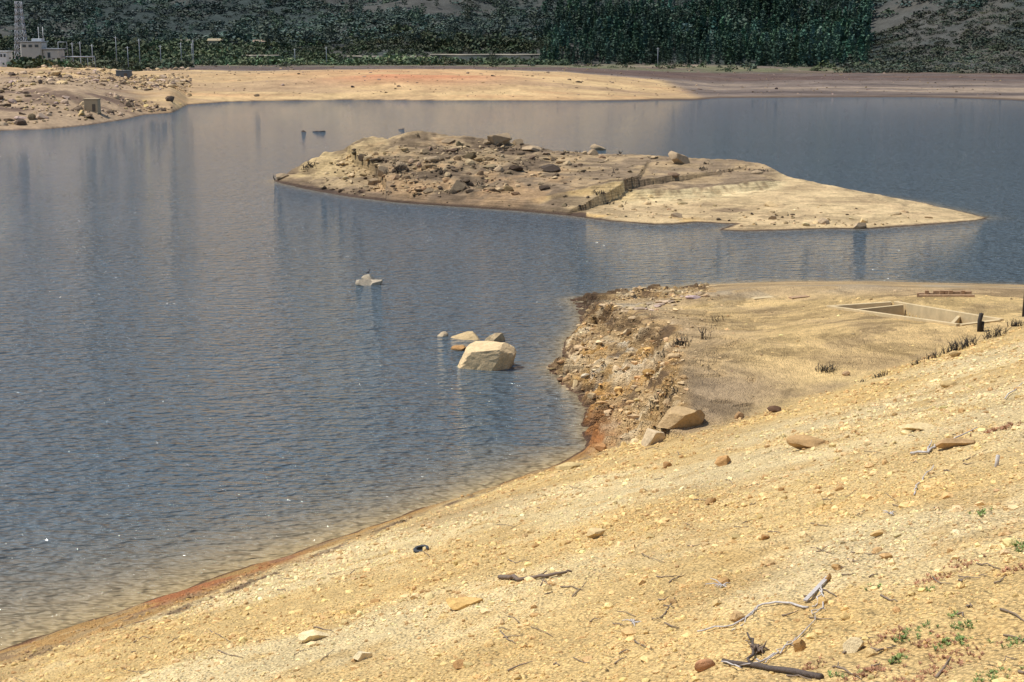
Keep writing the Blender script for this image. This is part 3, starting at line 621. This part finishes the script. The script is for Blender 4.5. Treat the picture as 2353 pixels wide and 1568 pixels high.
x0,x1=XB(140,590),XB(222,590); zz_=zat(590,131); tubes('service_gantry',[([(x0,590,zz_),(x1,590,zz_)],.25)]+[([(x0+(x1-x0)*k/5,590,zz_),(x0+(x1-x0)*k/5,590,zz_-7)],.12) for k in range(6)]+[([(XB(140),590,zat(590,97)),(XB(160),590,zat(590,97)),(XB(160),590,zz_)],.14),([(XB(140),590,zat(590,97)),(XB(140),590,zz_)],.14)],M_steel,4)
M_path=plain('pale_embankment',(.30,.26,.19),.9,.3,.1)
for (u0,u1,v) in [(800,1010,130),(990,1255,126),(560,640,128)]:
    y=800.; n_=14
    W_=[];
    for k in range(n_+1):
        u=u0+(u1-u0)*k/n_; W_.append((XB(u,y),y+6*math.sin(k),float(zat(y,v+1))))
    tubes('embankment_wall',[(W_,.6)],M_path,4)
def house(u,v,y,w,h,name,col,rc):
    x=XB(u,y); z=zf(x,y)-.3; e=link(bpy.data.objects.new(name,None)); m=plain(name+'_wall',col); rm=plain(name+'_roof',rc)
    hbox('walls',x,y,z,w,w*.7,h,m,e)
    me=bpy.data.meshes.new('roof');a=w/2*1.1;b=w*.4;zr=z+h+.01
    me.from_pydata([(x-a,y-b,zr),(x+a,y-b,zr),(x+a,y+b,zr),(x-a,y+b,zr),(x-a,y,zr+h*.5),(x+a,y,zr+h*.5)],[],[(0,1,5,4),(3,4,5,2),(0,4,3),(1,2,5),(0,3,2,1)]);me.materials.append(rm);o=link(bpy.data.objects.new('roof',me));o.parent=e
    for i in range(3): hbox('window_%d'%i,x-w*.3+i*w*.3,y-w*.35-.02,z+h*.35,w*.12,.1,h*.35,M_glass,e)
house(1988,40,1090,9,5,'hillside_house',(.5,.45,.42),(.3,.18,.14))
house(500,125,850,8,2.5,'farm_building',(.4,.33,.2),(.30,.24,.14)); house(600,127,850,7,2.2,'farm_building',(.4,.38,.35),(.25,.18,.12)); house(432,118,880,7,2.2,'farm_building',(.4,.38,.35),(.3,.25,.2)); house(512,30,1250,7,3,'farm_building',(.5,.48,.45),(.36,.3,.28))
# ---------------------------------------------------------------- vegetation
def leafcloud(n,seed,fn,size,lo=.8,hi=1.2):
    r=np.random.default_rng(seed); c=fn(r,n); V=np.zeros((n,4,3)); 
    for i in range(n):
        a=r.normal(size=3);a/=np.linalg.norm(a);b=np.cross(a,r.normal(size=3));b/=np.linalg.norm(b); s=size*r.uniform(.6,1.3)
        V[i]=[c[i]+a*s,c[i]+b*s*.8,c[i]-a*s,c[i]-b*s*.8]
    return V.reshape(-1,3),np.arange(n*4).reshape(n,4),np.repeat(r.uniform(lo,hi,n),4)
def bushf(r,n):
    d=r.normal(size=(n,3));d/=np.linalg.norm(d,axis=1)[:,None]; rad=r.uniform(.55,1.05,n)*(1+.25*np.sin(d[:,0]*5+r.uniform(0,6))); p=d*rad[:,None]; p[:,2]=np.abs(p[:,2]); return p
def pinef(r,n):
    h=r.uniform(0.05,1,n)**.85; w=(1-h)*.26*(.75+.35*np.sin(h*38))+.02; th=r.uniform(0,6.28,n); rr=np.sqrt(r.random(n))*w; return np.stack([rr*np.cos(th),rr*np.sin(th),h],1)
def eucf(r,n):
    h=r.uniform(0.3,1,n); w=.28*np.sqrt(np.clip(1-((h-.62)/.42)**2,0,1))*(1+.3*np.sin(h*20)); th=r.uniform(0,6.28,n); rr=r.random(n)**.4*w; return np.stack([rr*np.cos(th),rr*np.sin(th),h],1)
bush=[leafcloud(44,i,bushf,.22) for i in range(6)]
def withtrunk(pr,n=5,r0=.018):
    V,Fc,c=pr; th=np.arange(4)/4*6.283; b=np.stack([np.cos(th)*r0,np.sin(th)*r0,0*th-.03],1);t=np.stack([np.cos(th)*r0*.3,np.sin(th)*r0*.3,0*th+.85],1)
    o=len(V); V=np.vstack([V,b,t]);F2=[[o+k,o+(k+1)%4,o+4+(k+1)%4,o+4+k] for k in range(4)]
    return V,np.vstack([Fc,F2]),np.concatenate([c,np.ones(8)*.9])
pine=[withtrunk(leafcloud(130,30+i,pinef,.05)) for i in range(4)]
euc=[withtrunk(leafcloud(110,50+i,eucf,.06)) for i in range(3)]
def vegfield(name,pr,us,ys,hs,wr,base,seed,hue=.12):
    xs=(us-CX)/F/1.015*ys; zs=Hfar(xs,ys); r=np.random.default_rng(seed); n=len(us)
    cl=fbm(xs,ys,.012,4,seed)
    col=np.array(base)[None]*np.exp(.12*r.normal(size=(n,1))+1.1*cl[:,None]); col=col*(1+hue*r.normal(size=(n,3))*[1,.3,.8]); col=np.clip(col,.008,.4)
    hs=np.minimum(hs*np.exp(.7*fbm(xs,ys,.03,3,seed+1)),17)
    sc=np.stack([hs*wr*r.uniform(.8,1.2,n),hs*wr*r.uniform(.8,1.2,n),hs],1)
    scatter(name,[(p[0],p[1]) for p in pr],np.stack([xs,ys,zs-.2],1),sc,col,M_fol,0.0,seed,[p[2] for p in pr],4)
n=1700; us=rng.uniform(1240,1990,n); ys=rng.uniform(778,1010,n); k=(us-1240)>(ys-778)*.7*rng.random(n); us,ys=us[k],ys[k]
vegfield('pine_forest',pine,us,ys,rng.uniform(7,14,len(us)),1.25,(.050,.092,.060),11)
n=900; us=rng.uniform(1250,2400,n); ys=rng.uniform(1000,1350,n); vegfield('upper_forest',pine,us,ys,rng.uniform(7,14,n),1.3,(.048,.074,.064),12)  # forest green tinted bluish in place of aerial haze
n=520; us=rng.uniform(-50,1900,n); ys=rng.uniform(830,1250,n); vegfield('eucalyptus_grove',euc,us,ys,rng.uniform(5,12,n),1.1,(.062,.086,.062),13)
n=3400; us=rng.uniform(-80,1300,n); ys=750+130*rng.random(n)**1.3; ys=np.where((us>780)&(us<1260)&(ys>785)&(ys<812)&(rng.random(n)<.85),830,ys); vegfield('shrub_belt',bush,us,ys,rng.uniform(1.2,3.4,n),1.2,(.080,.102,.052),14)
n=17000; us=rng.uniform(-120,2480,n); ys=850+650*rng.random(n)**1.2; xs=(us-CX)/F/1.015*ys; k=fbm(xs,ys,.012,4,90)<.3*rng.random(n)+.08; us,ys=us[k],ys[k]
vegfield('hillside_shrubs',bush,us,ys,rng.uniform(.8,2.8,len(us)),1.7,(.060,.084,.066),15)  # shrub green carries the same painted-in haze tint as the hill ground
n=1900; us=rng.uniform(1940,2480,n); ys=rng.uniform(700,900,n); vegfield('hillside_scrub',bush,us,ys,rng.uniform(.6,2.0,n),1.6,(.070,.082,.055),16)
n=420; us=rng.uniform(20,2350,n); us=np.where(rng.random(n)<.5,rng.uniform(20,330,n),us); ys=np.where(us<330,rng.uniform(600,680,n),rng.uniform(705,780,n)); vegfield('shoreline_bushes',bush,us,ys,rng.uniform(.8,2.4,n),1.2,(.068,.08,.044),17)
us=np.concatenate([rng.uniform(38,185,60),rng.uniform(130,430,60)]); ys=np.concatenate([rng.uniform(560,578,60),rng.uniform(640,720,60)]); vegfield('garden_shrubs',bush,us,ys,rng.uniform(1.4,3.6,120),1.1,(.05,.062,.033),18)
for i,(u,y,h) in enumerate([(978,735,6),(783,730,4.5),(1132,740,6),(1075,980,11),(640,1000,10)]):
    V,Fc,c=leafcloud(420,70+i,(lambda r,n:eucf(r,n)*np.array([1.5,1.5,1]) ),.04); V,Fc,c=withtrunk((V,Fc,c),r0=.03)
    x=XB(u,y); o=mk_mesh('tree',V*h,Fc,M_fol,np.array((.036,.047,.028))[None]*c[:,None],False,4); o.location=(x,y,zf(x,y)-.2)
def weedpatch(name,cl,col,hpx,seed):
    r=np.random.default_rng(seed);Vs=[];cc=[]
    for (u0,v0,su_,sv_,k) in cl:
        c0,t=hit(u0,v0)
        for _ in range(k):
            x=c0[0]+r.normal(0,su_*t/F); y=c0[1]+r.normal(0,sv_*3.2*t/F); z=float(Hnear([x],[y])[0]); b=np.array([x,y,z]); h=hpx*t/F*r.uniform(.5,1.2); cv=np.array(col)*r.uniform(.6,1.4)
            for j in range(10):
                th=r.uniform(0,6.28); d=np.array([math.cos(th),math.sin(th),r.uniform(.4,1.6)]); d/=np.linalg.norm(d); s=np.array([-math.sin(th),math.cos(th),0])*h*.12
                m=b+d*h*.6; Vs.append([b,m+s,b+d*h,m-s]); cc+= [cv]*4
    V=np.array(Vs).reshape(-1,3); mk_mesh(name,V,np.arange(len(V)).reshape(-1,4),M_fol,np.array(cc),False,4)
weedpatch('green_weeds',[(2065,1515,14,4,20),(2190,1475,18,5,30),(2210,1440,14,5,18),(2120,1445,16,5,12),(2080,1465,20,6,18),(2340,1255,14,10,20),(2140,1355,8,4,10),(2335,1480,20,10,20),(2250,1180,8,8,10),(2195,1418,8,4,8),(2005,1350,8,4,5),(2280,1555,30,8,26),(1930,1555,30,6,10)],(.20,.27,.085),11,41)
weedpatch('red_weeds',[(2160,1330,26,7,44),(2060,1460,28,9,40),(2000,1545,34,8,60),(2200,1500,40,16,60),(2130,1480,30,10,40),(2215,1300,18,7,24),(2310,985,24,4,26),(2275,995,10,3,12),(2130,1550,40,10,50),(1870,1535,20,6,16),(2330,1310,18,8,26)],(.42,.22,.12),10,42)
M_bird=plain('dark_feathers',(.03,.03,.032),.6)
e=link(bpy.data.objects.new('cormorant',None)); q=pt(846,652); bpos=np.array([q[0],q[1]+.38,.72]); K=.72
body=[(-.30,0,.10),(-.22,0,.16),(-.10,0,.24),(.04,0,.32),(.12,0,.40),(.15,0,.48),(.14,0,.56),(.19,0,.60),(.25,0,.60),(.33,0,.59)]
def bb(l): return [bpos+K*np.array(q) for q in l]
tubes('body',[(bb(body),[.011,.036,.068,.076,.05,.029,.023,.03,.013,.005])],M_bird,10,e)
tubes('legs',[(bb([(0,-.04,.26),(0,-.04,-.04),(.08,-.04,-.04)]),.010),(bb([(0,.04,.26),(0,.04,-.04),(.08,.04,-.04)]),.010)],M_bird,5,e)
tubes('wings',[(bb([(.08,-.09,.36),(-.08,-.1,.25),(-.24,-.05,.13)]),[.022,.036,.009]),(bb([(.08,.09,.36),(-.08,.1,.25),(-.24,.05,.13)]),[.022,.036,.009])],M_bird,6,e)
# ---------------------------------------------------------------- light, sky, camera
EL,AZ=math.radians(63),math.radians(-82)
sd=Vector((math.cos(EL)*math.sin(AZ),math.cos(EL)*math.cos(AZ),math.sin(EL)))
L=bpy.data.lights.new('sun','SUN'); L.energy=4.7; L.angle=math.radians(.5); L.color=(1,.965,.90)
lo=link(bpy.data.objects.new('sun',L)); lo.rotation_euler=sd.to_track_quat('Z','Y').to_euler()
w=bpy.data.worlds.new('World'); scene.world=w; w.use_nodes=True; nt=w.node_tree
sky=nt.nodes.new('ShaderNodeTexSky'); sky.sky_type='NISHITA'; sky.sun_disc=False; sky.sun_elevation=EL; sky.sun_rotation=AZ; sky.altitude=1500; sky.air_density=1.0; sky.dust_density=3.0
bg=nt.nodes['Background']; bg.inputs[1].default_value=.15; nt.links.new(sky.outputs[0],bg.inputs[0])
cam=bpy.data.cameras.new('camera'); cam.sensor_width=36; cam.lens=50.0; cam.clip_end=8000; cam.clip_start=.1
co=link(bpy.data.objects.new('camera',cam)); co.location=(0,0,CH); co.rotation_euler=(math.radians(90)-TH,0,0); scene.camera=co
scene.view_settings.view_transform='Standard'; scene.view_settings.look='None'; scene.view_settings.exposure=0
